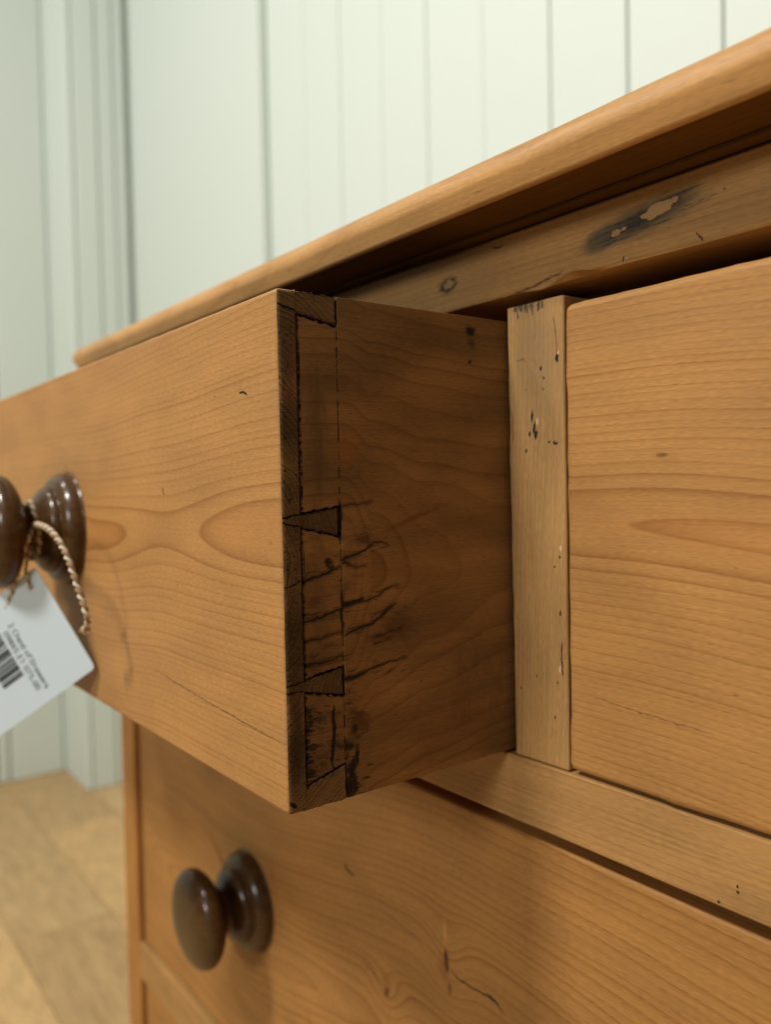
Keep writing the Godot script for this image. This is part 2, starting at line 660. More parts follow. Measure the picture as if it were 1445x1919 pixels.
	while z < 2.5:
		var x := -1.95 - rng.randf_range(0.0, 0.5)
		if row == 1:
			x = -2.28
		while x < 2.2:
			var l := rng.randf_range(0.7, 1.2)
			var a := maxf(x, -1.95)
			var b := minf(x + l - 0.0015, 2.2)
			if b - a > 0.05:
				part("floorboard", board(Vector3(a, FLOOR_Y - 0.018, z), Vector3(b, FLOOR_Y - rng.randf_range(0.0, 0.0006), z + 0.149), 0.0012, oak, oak_tones[rng.randi() % 4], 0, 2, 1, {"origin": floor_.position, "shift": Vector2(rng.randf() * 1.2, -z + rng.randf() * 0.27)}), floor_)
			x += l
		z += 0.15
		row += 1


# ---------------------------------------------------------------- chest
func chest() -> void:
	var black := Color(0.06, 0.04, 0.025)
	var brown := Color(0.24, 0.14, 0.07)

	# --- wood of the two small drawer fronts (cut from one board)
	var fr := Wood.new()
	fr.make([-0.46, -0.005, 0.17, 0.185], 3.2, {
		"seed": 11, "s": 0.0028, "first": [0.0058, 0.0087, 0.0045, 0.004], "vc": [[-0.46, 0.088], [-0.19, 0.09], [-0.1, 0.095], [0.0, 0.0975], [0.06, 0.097], [0.17, 0.09]],
		"d": [[-0.46, 0.004], [-0.34, 0.009], [-0.26, 0.006], [-0.190, 0.0118], [-0.105, 0.0172], [0.0, 0.0078], [0.17, 0.001]],
		"early": Color(0.672, 0.488, 0.272), "late": Color(0.53, 0.335, 0.145), "contrast": 1.05, "warp": 0.0004, "fibre": 0.04, "fine": 0.075, "blotch": 0.05})
	var red := Color(0.70, 0.43, 0.22)
	fr.blob(-0.02, 0.0975, 0.052, 0.0105, 0.0, red, 0.18, 0.6, 0.1)
	fr.blob(0.10, 0.094, 0.085, 0.011, -0.08, red, 0.16, 0.7, 0.15)
	fr.blob(-0.185, 0.0905, 0.04, 0.008, 0.0, red, 0.18, 0.7, 0.15)
	fr.crack([[-0.118, 0.0309], [-0.067, 0.0275], [-0.0345, 0.0259], [-0.0005, 0.0243]], 0.0003, brown, 0.8, 0.4, true, 0.5)
	fr.crack([[-0.0285, 0.1472], [-0.0255, 0.1475], [-0.0223, 0.1463]], 0.0006, black, 0.9, 0.5)
	fr.crack([[-0.1024, 0.1136], [-0.1018, 0.1104]], 0.0008, brown, 0.8, 0.4)
	fr.crack([[0.0448, 0.0316], [0.0648, 0.0301], [0.0937, 0.0287]], 0.00026, brown, 0.75, 0.3)
	fr.blob(0.0751, 0.1212, 0.0035, 0.0011, 0.0, brown, 0.5, 0.8, 0.3)
	fr.blob(-0.245, 0.127, 0.003, 0.001, 0.3, brown, 0.5, 0.8, 0.3)
	for k in 26:
		fr.crack([[rng.randf_range(-0.4, 0.15), rng.randf_range(0.005, 0.175)], [0, 0]].map(func(q): return q), 0.0, brown, 0.0) if false else fr.blob(rng.randf_range(-0.42, 0.16), rng.randf_range(0.005, 0.175), rng.randf_range(0.0006, 0.002), rng.randf_range(0.0003, 0.0006), 0.0, brown, 0.35, 0.9, 0.2)
	var front_m := fr.material(0.56, 0.016, 0.42)

	# --- end grain of the drawer front, seen at the open drawer's corner (along z, across y)
	var eg := Wood.new()
	eg.make([0.078, -0.006, 0.114, 0.186], 6.0, {
		"seed": 23, "s": 0.0021, "vc": [[0.0, 0.085], [0.2, 0.085]], "d": [[0.078, 0.066], [0.114, 0.018]],
		"early": Color(0.42, 0.32, 0.20), "late": Color(0.16, 0.10, 0.05), "contrast": 1.25, "warp": 0.003, "fibre": 0.02, "fine": 0.2, "blotch": 0.3})
	for k in 130:
		eg.blob(rng.randf_range(0.1, 0.108), rng.randf_range(0.0, 0.18), rng.randf_range(0.0003, 0.0009), rng.randf_range(0.0002, 0.0006), rng.randf() * 3.0, black, 0.6, 0.8, 0.4, 0.3)
	for k in 40:
		eg.blob(rng.randf_range(0.083, 0.1), rng.randf_range(0.0, 0.18), rng.randf_range(0.0003, 0.001), rng.randf_range(0.0002, 0.0006), 0.8, black, 0.45, 0.9, 0.4, 0.2)
	# saw lines where the pins run on into the lap
	eg.crack([[0.1085, 0.1023], [0.1, 0.1033]], 0.0006, black, 0.95)
	eg.crack([[0.1085, 0.1008], [0.1, 0.0990]], 0.0005, black, 0.95)
	eg.crack([[0.1085, 0.0444], [0.1, 0.0455]], 0.0006, black, 0.95)
	eg.crack([[0.1085, 0.0424], [0.1, 0.0420]], 0.0005, black, 0.95)
	eg.crack([[0.1078, 0.1745], [0.1, 0.1727]], 0.0006, black, 0.95)
	eg.crack([[0.1075, 0.0785], [0.1046, 0.0790], [0.1, 0.0805]], 0.0004, black, 0.8)
	eg.blob(0.1055, 0.0035, 0.0022, 0.0009, 0.7, black, 0.95, 0.5, 0.4, 0.6)
	eg.blob(0.1035, 0.030, 0.0035, 0.028, 0.0, Color(0.22, 0.15, 0.08), 0.5, 0.9, 0.4)
	eg.blob(0.1035, 0.152, 0.0035, 0.02, 0.0, Color(0.30, 0.21, 0.12), 0.4, 0.9, 0.4)
	var end_m := eg.material(0.75, 0.05, 0.3)

	# --- side of the open drawer (along z, across y): dark with age and handling
	var sd := Wood.new()
	sd.make([-0.03, -0.004, 0.106, 0.184], 4.6, {
		"seed": 31, "s": 0.0062, "vc": [[-0.03, 0.086], [0.04, 0.083], [0.106, 0.080]],
		"d": [[-0.03, 0.052], [0.003, 0.046], [0.0434, 0.0395], [0.0686, 0.030], [0.0835, 0.006], [0.095, 0.006], [0.106, 0.016]],
		"early": Color(0.515, 0.372, 0.208), "late": Color(0.36, 0.23, 0.105), "contrast": 0.9, "warp": 0.0012, "fibre": 0.07, "fine": 0.11, "blotch": 0.18,
		"knots": [[0.0886, 0.0864, 0.004, 0.004, 0.006], [0.06, 0.062, 0.012, 0.008, 0.003]]})
	var char_ := Color(0.055, 0.035, 0.022)
	sd.blob(0.0925, 0.131, 0.0055, 0.034, 0.0, Color(0.33, 0.24, 0.14), 0.55, 0.8, 0.4)
	sd.blob(0.0935, 0.065, 0.007, 0.05, 0.0, Color(0.33, 0.22, 0.12), 0.35, 0.9, 0.4)
	sd.blob(0.058, 0.060, 0.012, 0.010, 0.3, Color(0.25, 0.16, 0.085), 0.45, 0.9, 0.4)
	sd.blob(0.030, 0.016, 0.040, 0.018, 0.0, Color(0.34, 0.20, 0.10), 0.3, 0.9, 0.3)
	sd.blob(0.0800, 0.126, 0.007, 0.012, 0.4, Color(0.62, 0.36, 0.14), 0.4, 0.9, 0.4)
	sd.blob(0.0730, 0.036, 0.009, 0.0045, 0.1, Color(0.56, 0.32, 0.14), 0.3, 0.8, 0.3)
	sd.blob(0.0770, 0.027, 0.006, 0.006, 0.0, Color(0.30, 0.14, 0.06), 0.6, 0.6, 0.5)
	sd.blob(0.05, 0.080, 0.035, 0.0035, 0.15, Color(0.50, 0.29, 0.13), 0.3, 0.9, 0.3)
	sd.blob(0.05, 0.1, 0.022, 0.0016, -0.3, Color(0.40, 0.2, 0.09), 0.5, 0.8, 0.3)
	var soot := Color(0.10, 0.065, 0.04)
	# cracks round the knot
	sd.crack([[0.0834, 0.0864], [0.0787, 0.088], [0.0728, 0.0893], [0.0691, 0.0917], [0.0654, 0.0924], [0.0618, 0.0909]], 0.0007, soot, 0.81, 0.7, true, 0.6, 0.0010, 0.35)
	sd.crack([[0.1003, 0.0805], [0.0947, 0.0814], [0.088, 0.0826], [0.0835, 0.0843]], 0.0009, soot, 0.81, 0.7, true, 0.6, 0.0010, 0.35)
	sd.crack([[0.101, 0.0659], [0.0929, 0.0669], [0.0839, 0.0692], [0.0803, 0.0706], [0.072, 0.0711], [0.0659, 0.0729], [0.0626, 0.0748], [0.0575, 0.0753]], 0.0006, soot, 0.77, 0.7, true, 0.6, 0.0010, 0.35)
	sd.crack([[0.0828, 0.0703], [0.0792, 0.0712], [0.0734, 0.0720]], 0.0016, soot, 0.81, 0.8, true, 0.6, 0.0010, 0.35)
	sd.crack([[0.083, 0.0596], [0.0771, 0.0610], [0.0698, 0.0626], [0.0648, 0.0654], [0.0585, 0.0687]], 0.0008, soot, 0.77, 0.7, true, 0.6, 0.0010, 0.35)
	sd.blob(0.0635, 0.0663, 0.006, 0.0014, -0.55, soot, 0.6, 0.8, 0.4)
	sd.crack([[0.0834, 0.0437], [0.0775, 0.0441], [0.0702, 0.0459], [0.0628, 0.047], [0.054, 0.0478]], 0.0006, soot, 0.77, 0.7, true, 0.6, 0.0010, 0.35)
	sd.crack([[0.0830, 0.0437], [0.0780, 0.0441], [0.074, 0.0450]], 0.0015, soot, 0.77, 0.8, true, 0.6, 0.0010, 0.35)
	sd.crack([[0.101, 0.0508], [0.0956, 0.0511], [0.0889, 0.0512], [0.0831, 0.0529]], 0.0006, soot, 0.72, 0.6, true, 0.6, 0.0010, 0.35)
	sd.crack([[0.1005, 0.0590], [0.0930, 0.0598], [0.0838, 0.0612]], 0.0004, soot, 0.59, 0.5, true, 0.6, 0.0010, 0.35)
	sd.crack([[0.07, 0.0569], [0.065, 0.0575], [0.0587, 0.0587], [0.0556, 0.0595]], 0.0005, brown, 0.77, 0.6, true, 0.6, 0.0010, 0.35)
	sd.crack([[0.083, 0.0868], [0.076, 0.0830], [0.072, 0.0842]], 0.0004, soot, 0.51, 0.5, true, 0.6, 0.0010, 0.35)
	sd.crack([[0.0700, 0.0545], [0.0640, 0.0553], [0.0600, 0.0566]], 0.0004, brown, 0.68, 0.5, true, 0.6, 0.0010, 0.35)
	sd.crack([[0.083, 0.1055], [0.075, 0.1062], [0.0685, 0.1073]], 0.0003, soot, 0.59, 0.5, true, 0.6, 0.0010, 0.35)
	sd.blob(0.0886, 0.0864, 0.0021, 0.0016, 0.3, soot, 0.9, 0.5, 0.5, 0.5)
	sd.blob(0.0880, 0.0845, 0.0026, 0.0012, 0.2, soot, 0.75, 0.6, 0.5, 0.4)
	sd.blob(0.0880, 0.0868, 0.0007, 0.0005, 0.3, Color(0.36, 0.22, 0.1), 0.9, 0.6, 0.3)
	sd.blob(0.0625, 0.0435, 0.0035, 0.0008, -0.35, soot, 0.55, 0.9, 0.4)
	sd.blob(0.0560, 0.0428, 0.002, 0.0005, -0.2, soot, 0.5, 0.9, 0.4)
	for c in [[0.0834, 0.0870, 0.0630, 0.0915], [0.0835, 0.0695, 0.0580, 0.0752], [0.083, 0.0596, 0.0585, 0.0685], [0.0834, 0.0437, 0.059, 0.0474], [0.100, 0.0660, 0.084, 0.069], [0.100, 0.0808, 0.084, 0.0840], [0.1, 0.051, 0.084, 0.0525]]:
		for k in 16:
			var q := pow(rng.randf(), 1.5)
			var z := lerpf(c[0], c[2], q)
			var y := lerpf(c[1], c[3], q) + rng.randf_range(-0.0022, 0.0022)
			sd.crack([[z, y], [z - rng.randf_range(0.002, 0.006), y + rng.randf_range(0.0, 0.0014)]], rng.randf_range(0.0002, 0.0004), Color(0.15, 0.09, 0.05), rng.randf_range(0.25, 0.6), 0.5, true, 0.4, 0.0, 0.4)
	# scribed base line of the dovetails, inked here and there
	for k in 30:
		var y := 0.002 + k * 0.006
		sd.crack([[0.08325, y], [0.0833, y + rng.randf_range(0.003, 0.0065)]], rng.randf_range(0.0002, 0.0006), black, rng.randf_range(0.35, 0.9), 0.4, true, 0.2)
	sd.crack([[0.0833, 0.107], [0.0836, 0.094]], 0.0012, black, 0.77, 0.6, true, 0.6, 0.0010, 0.35)
	sd.crack([[0.0833, 0.075], [0.0835, 0.06]], 0.0008, black, 0.68, 0.6, true, 0.6, 0.0010, 0.35)
	# blackened corner at the bottom
	sd.crack([[0.0877, 0.0350], [0.0879, 0.0297], [0.0878, 0.0239], [0.0885, 0.0164], [0.0886, 0.0126]], 0.0012, black, 0.95, 0.5, true, 0.7)
	for q in [[0.0806, 0.0100, 0.0022, 0.0050, 0.95], [0.0822, 0.0035, 0.0020, 0.0040, 1.0], [0.0782, 0.0150, 0.0012, 0.0042, 0.9], [0.0812, 0.0190, 0.0018, 0.0016, 0.8], [0.0990, 0.0282, 0.0024, 0.0012, 0.9], [0.0995, 0.0245, 0.0020, 0.0012, 0.8], [0.0970, 0.0212, 0.0020, 0.0005, 0.9], [0.0995, 0.0190, 0.0022, 0.0016, 0.85], [0.0985, 0.0130, 0.0030, 0.0010, 0.7], [0.0985, 0.0350, 0.0018, 0.0014, 0.6], [0.0800, 0.0045, 0.0030, 0.0035, 0.7], [0.0740, 0.0060, 0.0028, 0.0005, 0.7], [0.0725, 0.0105, 0.0022, 0.0005, 0.5], [0.0788, 0.0250, 0.0016, 0.0020, 0.6]]:
		sd.blob(q[0], q[1], q[2], q[3], 0.1, char_, q[4], 0.5, 0.6, 0.2)
	# handling dirt that fades out from the joint
	for k in 26:
		sd.blob(rng.randf_range(0.070, 0.102), rng.randf_range(0.03, 0.10), rng.randf_range(0.003, 0.010), rng.randf_range(0.001, 0.004), rng.randf_range(-0.1, 0.4), Color(0.17, 0.105, 0.055), rng.randf_range(0.12, 0.4), 1.0, 0.7)
	for k in 30:
		sd.blob(rng.randf_range(0.0745, 0.1005), rng.randf_range(0.001, 0.037), rng.randf_range(0.002, 0.005), rng.randf_range(0.0006, 0.0022), rng.randf_range(-0.1, 0.3), char_, rng.randf_range(0.15, 0.5), 1.0, 0.8)
	for k in 24:
		sd.blob(0.0998 - rng.randf_range(0.0, 0.0035), rng.randf_range(0.010, 0.034), rng.randf_range(0.001, 0.0035), rng.randf_range(0.0003, 0.0009), 0.15, char_, rng.randf_range(0.5, 0.95), 0.7, 0.7)
	for k in 16:
		sd.blob(rng.randf_range(0.0785, 0.0828), rng.randf_range(0.0, 0.020), rng.randf_range(0.0005, 0.0014), rng.randf_range(0.001, 0.003), 0.1, char_, rng.randf_range(0.5, 0.95), 0.7, 0.7)
	for k in 60:
		sd.blob(rng.randf_range(0.077, 0.101), rng.randf_range(0.003, 0.036), rng.randf_range(0.0006, 0.0022), rng.randf_range(0.0002, 0.0004), 0.12, char_, 0.6, 0.8, 0.5)
	for k in 90:
		sd.blob(rng.randf_range(0.0, 0.1), rng.randf_range(0.003, 0.175), rng.randf_range(0.0003, 0.001), rng.randf_range(0.0002, 0.0005), rng.randf() * 0.4, black, 0.4, 0.9, 0.4)
	for line in [[0.0833, 0.0, 0.0833, 0.18], [0.0995, 0.0, 0.0995, 0.17], [0.0836, 0.0953, 0.1, 0.099], [0.0836, 0.038, 0.1, 0.0418], [0.0836, 0.0483, 0.1, 0.0456], [0.0836, 0.1055, 0.1, 0.1035]]:
		for k in 34:
			var q := rng.randf()
			var big := rng.randf()
			sd.blob(lerpf(line[0], line[2], q) + rng.randf_range(-0.0007, 0.0007), lerpf(line[1], line[3], q) + rng.randf_range(-0.0005, 0.0005), 0.0005 + big * big * 0.0016, 0.0003 + rng.randf() * 0.0005, rng.randf_range(-0.2, 0.3), black, rng.randf_range(0.2, 0.7), 0.9, 0.6)
	# worn black mark near the case
	sd.blob(0.0185, 0.1738, 0.0034, 0.0024, 0.1, char_, 0.9, 0.6, 0.6)
	sd.blob(0.0180, 0.1690, 0.0030, 0.0030, 0.1, Color(0.12, 0.08, 0.05), 0.5, 0.9, 0.6)
	sd.blob(0.0190, 0.1615, 0.0016, 0.0010, -0.3, char_, 0.7, 0.7, 0.5)
	for k in 26:
		sd.crack([[0.004 + k * 0.0011, 0.05 - rng.randf() * 0.02], [0.004 + k * 0.0011, 0.025 - rng.randf() * 0.01]], 0.0003, Color(0.2, 0.12, 0.06), 0.25, 0.2)
	var side_m := sd.material(0.62, 0.045, 0.4)

	# --- long lower drawer
	var lw := Wood.new()
	lw.make([-0.46, -0.285, 0.17, -0.02], 2.7, {
		"seed": 53, "s": 0.0036, "vc": [[-0.46, -0.178], [-0.25, -0.185], [-0.03, -0.155], [0.17, -0.150]], "d": [[-0.46, 0.03], [-0.3, 0.018], [-0.2, 0.026], [-0.04, 0.03], [0.17, 0.06]],
		"early": Color(0.655, 0.468, 0.248), "late": Color(0.50, 0.30, 0.118), "contrast": 1.15, "warp": 0.0012, "fibre": 0.045, "fine": 0.08, "blotch": 0.06,
		"knots": [[-0.037, -0.1055, 0.014, 0.02, 0.010], [-0.0837, -0.1426, 0.012, 0.012, 0.008], [-0.275, -0.139, 0.02, 0.014, 0.006]]})
	lw.blob(-0.0375, -0.1055, 0.0019, 0.0068, 0.06, black, 0.85, 0.5, 0.35, 0.3)
	lw.blob(-0.0373, -0.1050, 0.0012, 0.0048, 0.06, Color(0.38, 0.21, 0.1), 0.95, 0.5, 0.3)
	lw.blob(-0.0355, -0.1175, 0.0022, 0.0045, 0.0, Color(0.36, 0.18, 0.08), 0.55, 0.8, 0.4)
	lw.blob(-0.0380, -0.093, 0.0016, 0.009, 0.03, Color(0.80, 0.58, 0.34), 0.7, 0.8, 0.2)
	lw.blob(-0.0395, -0.110, 0.006, 0.008, 0.2, Color(0.5, 0.28, 0.12), 0.45, 0.9, 0.3)
	lw.crack([[-0.088, -0.1020], [-0.0623, -0.1035], [-0.0486, -0.1050], [-0.0395, -0.1080]], 0.0004, brown, 0.6, 0.5)
	lw.crack([[-0.0355, -0.1078], [-0.0300, -0.1102], [-0.0221, -0.1100], [-0.0071, -0.1085], [0.0, -0.112]], 0.0007, brown, 0.9, 0.5)
	lw.blob(-0.0075, -0.1085, 0.0045, 0.0009, -0.2, black, 0.8, 0.7, 0.4)
	lw.blob(-0.0837, -0.1426, 0.0028, 0.0045, -0.5, Color(0.30, 0.16, 0.07), 0.75, 0.8, 0.4)
	lw.crack([[-0.105, -0.137], [-0.092, -0.139], [-0.0845, -0.1415]], 0.0005, brown, 0.7, 0.5)
	lw.crack([[-0.1198, -0.0900], [-0.116, -0.0925], [-0.1105, -0.0935]], 0.0011, black, 0.85, 0.5)
	lw.crack([[-0.2912, -0.1290], [-0.2748, -0.1391], [-0.262, -0.146]], 0.0012, Color(0.4, 0.2, 0.09), 0.7, 0.4)
	lw.blob(-0.27, -0.143, 0.010, 0.0018, -0.5, Color(0.42, 0.2, 0.09), 0.6, 0.8, 0.4)
	lw.blob(-0.2, -0.125, 0.003, 0.02, 0.15, Color(0.6, 0.33, 0.15), 0.35, 0.9, 0.4)
	lw.blob(-0.16, -0.20, 0.004, 0.012, 0.15, Color(0.58, 0.31, 0.13), 0.35, 0.9, 0.4)
	for k in 50:
		lw.blob(rng.randf_range(-0.42, 0.16), rng.randf_range(-0.27, -0.04), rng.randf_range(0.0006, 0.0025), rng.randf_range(0.0003, 0.0006), 0.0, brown, 0.35, 0.9, 0.2)
	var lower_m := lw.material(0.55, 0.016, 0.42)
	# the long drawer sits a little back, so its board is a little longer than first measured
	lw.u0 = 0.2423 + (lw.u0 - 0.2423) * 1.038
	lw.u1 = 0.2423 + (lw.u1 - 0.2423) * 1.038
	lw.v0 = 0.1131 + (lw.v0 - 0.1131) * 1.038
	lw.v1 = 0.1131 + (lw.v1 - 0.1131) * 1.038

	# --- rails: paler, straight grained. Upper rail lies in 0.185..0.225
	var rl := Wood.new()
	rl.make([-0.5, 0.115, 0.17, 0.226], 3.0, {
		"seed": 67, "s": 0.0030, "vc": [[-0.5, 0.05], [0.17, 0.045]], "d": [[-0.5, 0.02], [-0.1, 0.03], [0.17, 0.012]],
		"early": Color(0.672, 0.505, 0.298), "late": Color(0.53, 0.36, 0.175), "contrast": 0.85, "warp": 0.0008, "fibre": 0.06, "fine": 0.08, "blotch": 0.06})
	var blue := Color(0.155, 0.145, 0.12)
	rl.blob(0.0680, 0.2032, 0.0310, 0.0072, 0.13, Color(0.35, 0.29, 0.2), 0.8, 0.6, 0.2)
	rl.blob(0.0690, 0.2037, 0.0240, 0.0036, 0.17, blue, 0.75, 0.8, 0.35)
	rl.blob(0.0500, 0.2005, 0.0095, 0.0058, 0.16, Color(0.33, 0.29, 0.22), 0.7, 0.6, 0.2)
	for k in 26:
		var u := rng.randf_range(0.044, 0.084)
		var v := 0.1935 + u * 0.14 + rng.randf_range(-0.0035, 0.0035)
		rl.crack([[u, v], [u + rng.randf_range(0.005, 0.014), v + 0.0009]], 0.00035, Color(0.12, 0.105, 0.085), 0.38, 0.25, true, 0.1)
	rl.blob(-0.0335, 0.2010, 0.0078, 0.0042, 0.1, Color(0.22, 0.175, 0.12), 0.9, 0.6, 0.3)
	rl.crack([[-0.006, 0.2108], [-0.002, 0.2102], [0.0011, 0.2104], [0.0014, 0.2114]], 0.0004, black, 0.8, 0.4)
	rl.crack([[0.004, 0.1885], [0.015, 0.190], [0.026, 0.1925], [0.035, 0.1912]], 0.0004, brown, 0.45, 0.5)
	rl.crack([[0.004, 0.1895], [0.020, 0.1905], [0.034, 0.1935]], 0.0004, brown, 0.7, 0.4)
	rl.blob(0.060, 0.1915, 0.0012, 0.0004, 1.2, black, 0.8, 0.6, 0.3)
	rl.blob(0.0986, 0.2046, 0.0004, 0.0004, 0.0, black, 0.8, 0.6, 0.1)
	rl.crack([[0.0885, 0.1935], [0.0905, 0.1915], [0.0912, 0.1900]], 0.0004, black, 0.7, 0.4)
	rl.blob(-0.03, 0.2135, 0.03, 0.0008, 0.0, brown, 0.5, 0.8, 0.6)
	for q in [[0.1014, 0.1621], [0.1015, 0.1602], [0.0948, 0.1545]]:
		rl.blob(q[0], q[1], 0.0005, 0.0007, 0.2, black, 0.95, 0.5, 0.3, 0.5)
	var rail_m := rl.material(0.56, 0.02, 0.42)

	# --- divider between the two small drawers (grain upright: along y, across x)
	var dv := Wood.new()
	dv.make([-0.01, -0.004, 0.205, 0.040], 5.0, {
		"seed": 71, "s": 0.0022, "vc": [[-0.01, 0.07], [0.2, 0.075]], "d": [[-0.01, 0.01], [0.2, 0.03]],
		"early": Color(0.637, 0.487, 0.295), "late": Color(0.50, 0.355, 0.19), "contrast": 0.85, "warp": 0.0008, "fibre": 0.07, "fine": 0.10, "blotch": 0.09})
	dv.blob(0.160, 0.017, 0.04, 0.02, 0.0, Color(0.50, 0.41, 0.29), 0.35, 0.9, 0.3)
	for k in 16:
		var x := rng.randf_range(0.006, 0.022)
		dv.crack([[0.1855, x], [0.1845 - rng.randf_range(0.001, 0.006), x]], 0.0008, Color(0.22, 0.19, 0.15), 0.28, 0.2)
	for q in [[0.1578, 0.0199, 0.0012, 0.0005], [0.1539, 0.021, 0.0008, 0.0004], [0.1392, 0.0154, 0.0024, 0.0008], [0.1345, 0.0164, 0.0028, 0.0007], [0.1322, 0.0140, 0.0012, 0.0007], [0.1317, 0.0172, 0.0020, 0.0009], [0.1255, 0.0122, 0.0011, 0.0006], [0.1284, 0.0233, 0.0007, 0.0005], [0.128, 0.0265, 0.0010, 0.0014], [0.1609, 0.0278, 0.0020, 0.0010], [0.1495, 0.0208, 0.0006, 0.0003], [0.150, 0.0125, 0.0003, 0.0003], [0.0792, 0.0252, 0.0005, 0.0005], [0.0832, 0.028, 0.0007, 0.0006], [0.0611, 0.0279, 0.0014, 0.0005], [0.0334, 0.026, 0.0006, 0.0004], [0.0341, 0.0154, 0.0006, 0.0004], [0.0276, 0.0065, 0.0007, 0.0004], [0.0192, 0.0245, 0.0009, 0.0004]]:
		dv.blob(q[0], q[1], q[2], q[3], 0.1, Color(0.05, 0.045, 0.04), 0.95, 0.45, 0.45, 0.9)
	for q in [[0.1628, 0.0284, 0.0012, 0.0006], [0.1370, 0.0179, 0.0020, 0.0004], [0.0868, 0.0284, 0.0014, 0.0008], [0.0389, 0.0273, 0.0018, 0.0006], [0.1285, 0.0268, 0.0004, 0.0007]]:
		dv.blob(q[0], q[1], q[2], q[3], 0.0, Color(0.85, 0.73, 0.54), 0.8, 0.5, 0.3)
	dv.crack([[0.1434, 0.0043], [0.136, 0.0046], [0.1291, 0.0049]], 0.0007, Color(0.55, 0.30, 0.13), 0.6, 0.3)
	dv.crack([[0.162, 0.0075], [0.1628, 0.0115], [0.1612, 0.0125]], 0.0003, brown, 0.6, 0.3)
	dv.crack([[0.05, 0.0285], [0.044, 0.0283], [0.036, 0.0288]], 0.0006, brown, 0.7, 0.5)
	dv.crack([[0.178, 0.0262], [0.170, 0.0273], [0.160, 0.0281]], 0.0004, brown, 0.3, 0.5)
	var divider_m := dv.material(0.6, 0.035, 0.4)

	# --- general pine for the top, stiles, drawer sides and inside
	var pn := Wood.new()
	pn.make([-0.55, 0.0, 0.55, 0.24], 1.8, {
		"seed": 83, "s": 0.0045, "vc": [[-0.55, 0.10], [0.55, 0.13]], "d": [[-0.55, 0.02], [0.0, 0.05], [0.55, 0.03]],
		"early": Color(0.72, 0.54, 0.32), "late": Color(0.60, 0.40, 0.185), "contrast": 0.7, "warp": 0.0015, "fibre": 0.06, "fine": 0.06, "blotch": 0.06})
	pn.blob(-0.462, 0.1085, 0.006, 0.0022, 0.2, brown, 0.65, 0.8, 0.5)
	pn.blob(-0.140, 0.1170, 0.012, 0.0018, 0.0, black, 0.7, 0.7, 0.5)
	pn.blob(0.035, 0.112, 0.010, 0.0010, 0.0, Color(0.5, 0.33, 0.16), 0.5, 0.9, 0.5)
	for k in 60:
		pn.blob(rng.randf_range(-0.5, 0.2), rng.randf_range(0.09, 0.122), rng.randf_range(0.0008, 0.004), rng.randf_range(0.0003, 0.0007), rng.randf_range(-0.2, 0.2), brown, rng.randf_range(0.15, 0.4), 0.9, 0.4, 0.3)
	var pine_m := pn.material(0.52, 0.02, 0.45)
	var warm := pn.material(0.52, 0.02, 0.42)
	warm.albedo_color = Color(0.93, 0.86, 0.75)
	var aged := pn.material(0.75, 0.02, 0.3)
	aged.albedo_color = Color(0.55, 0.42, 0.32)

	var varnish := plain(Color(0.325, 0.225, 0.11), 0.5, 0.25)
	var vt := NoiseTexture2D.new()
	vt.width = 256
	vt.height = 256
	var vn := FastNoiseLite.new()
	vn.seed = 3
	vn.frequency = 0.035
	vt.noise = vn
	var ramp := Gradient.new()
	ramp.set_color(0, Color(0.78, 0.73, 0.67))
	ramp.set_color(1, Color(1, 1, 1))
	vt.color_ramp = ramp
	varnish.albedo_texture = vt
	varnish.uv1_scale = Vector3(4, 0.7, 1)
	varnish.roughness_texture = vt
	varnish.clearcoat_enabled = true
	varnish.clearcoat = 0.5
	varnish.clearcoat_roughness = 0.16

	# ================= the chest itself
	var ch := thing("chest_of_drawers", "stripped pine chest of drawers with its small left drawer pulled open", "chest of drawers", Vector3(0.016, FLOOR_Y, -0.22))
	var o := ch.position
	var L := -0.4808
	var R := 0.5128
	var fill := plain(Color(0.64, 0.50, 0.335), 0.75, 0.3)

	# top with a rounded nose; it overhangs the front by 3 cm
	var grime := pn.material(0.8, 0.03, 0.25)
	grime.albedo_color = Color(0.54, 0.50, 0.38)
	var nose := top_board(L - 0.006, R + 0.006, o, pn, pine_m, grime)
	part("top_board", nose, ch)
	part("moulding", board(Vector3(L, 0.2153, -0.01), Vector3(R, 0.2172, 0.0050), 0.0006, pn, grime, 0, 1, 2, {"origin": o, "shift": Vector2(0.0, -0.1), "wear": 0.5}), ch)

	# carcass
	part("side_panel", board(Vector3(L, FLOOR_Y + 0.06, -0.455), Vector3(L + 0.018, 0.2168, -0.022), 0.001, pn, warm, 1, 2, 0, {"origin": o, "shift": Vector2(0.0, 0.3)}), ch)
	part("side_panel", board(Vector3(R - 0.018, FLOOR_Y + 0.06, -0.455), Vector3(R, 0.2168, -0.022), 0.001, pn, warm, 1, 2, 0, {"origin": o, "shift": Vector2(0.0, 0.3)}), ch)
	part("back_panel", board(Vector3(L + 0.018, FLOOR_Y + 0.06, -0.462), Vector3(R - 0.018, 0.2168, -0.45), 0.001, pn, aged, 0, 1, 2, {"origin": o, "shift": Vector2(0.0, 0.2)}), ch)
	part("stile", board(Vector3(L, FLOOR_Y + 0.06, -0.0218), Vector3(-0.4502, 0.2150, 0.0), 0.0018, pn, warm, 1, 0, 2, {"origin": o, "shift": Vector2(0.2, 0.6), "wear": 0.6}), ch)
	part("stile", board(Vector3(0.4815, FLOOR_Y + 0.06, -0.0218), Vector3(R, 0.2150, 0.0), 0.0018, pn, warm, 1, 0, 2, {"origin": o, "shift": Vector2(0.2, 0.0), "wear": 0.6}), ch)
	var rail := rail_mesh(Vector3(-0.4500, 0.1895, -0.030), Vector3(0.4813, 0.2146, 0.0004), o, rl, rail_m)
	var rp := part("top_rail", rail, ch)
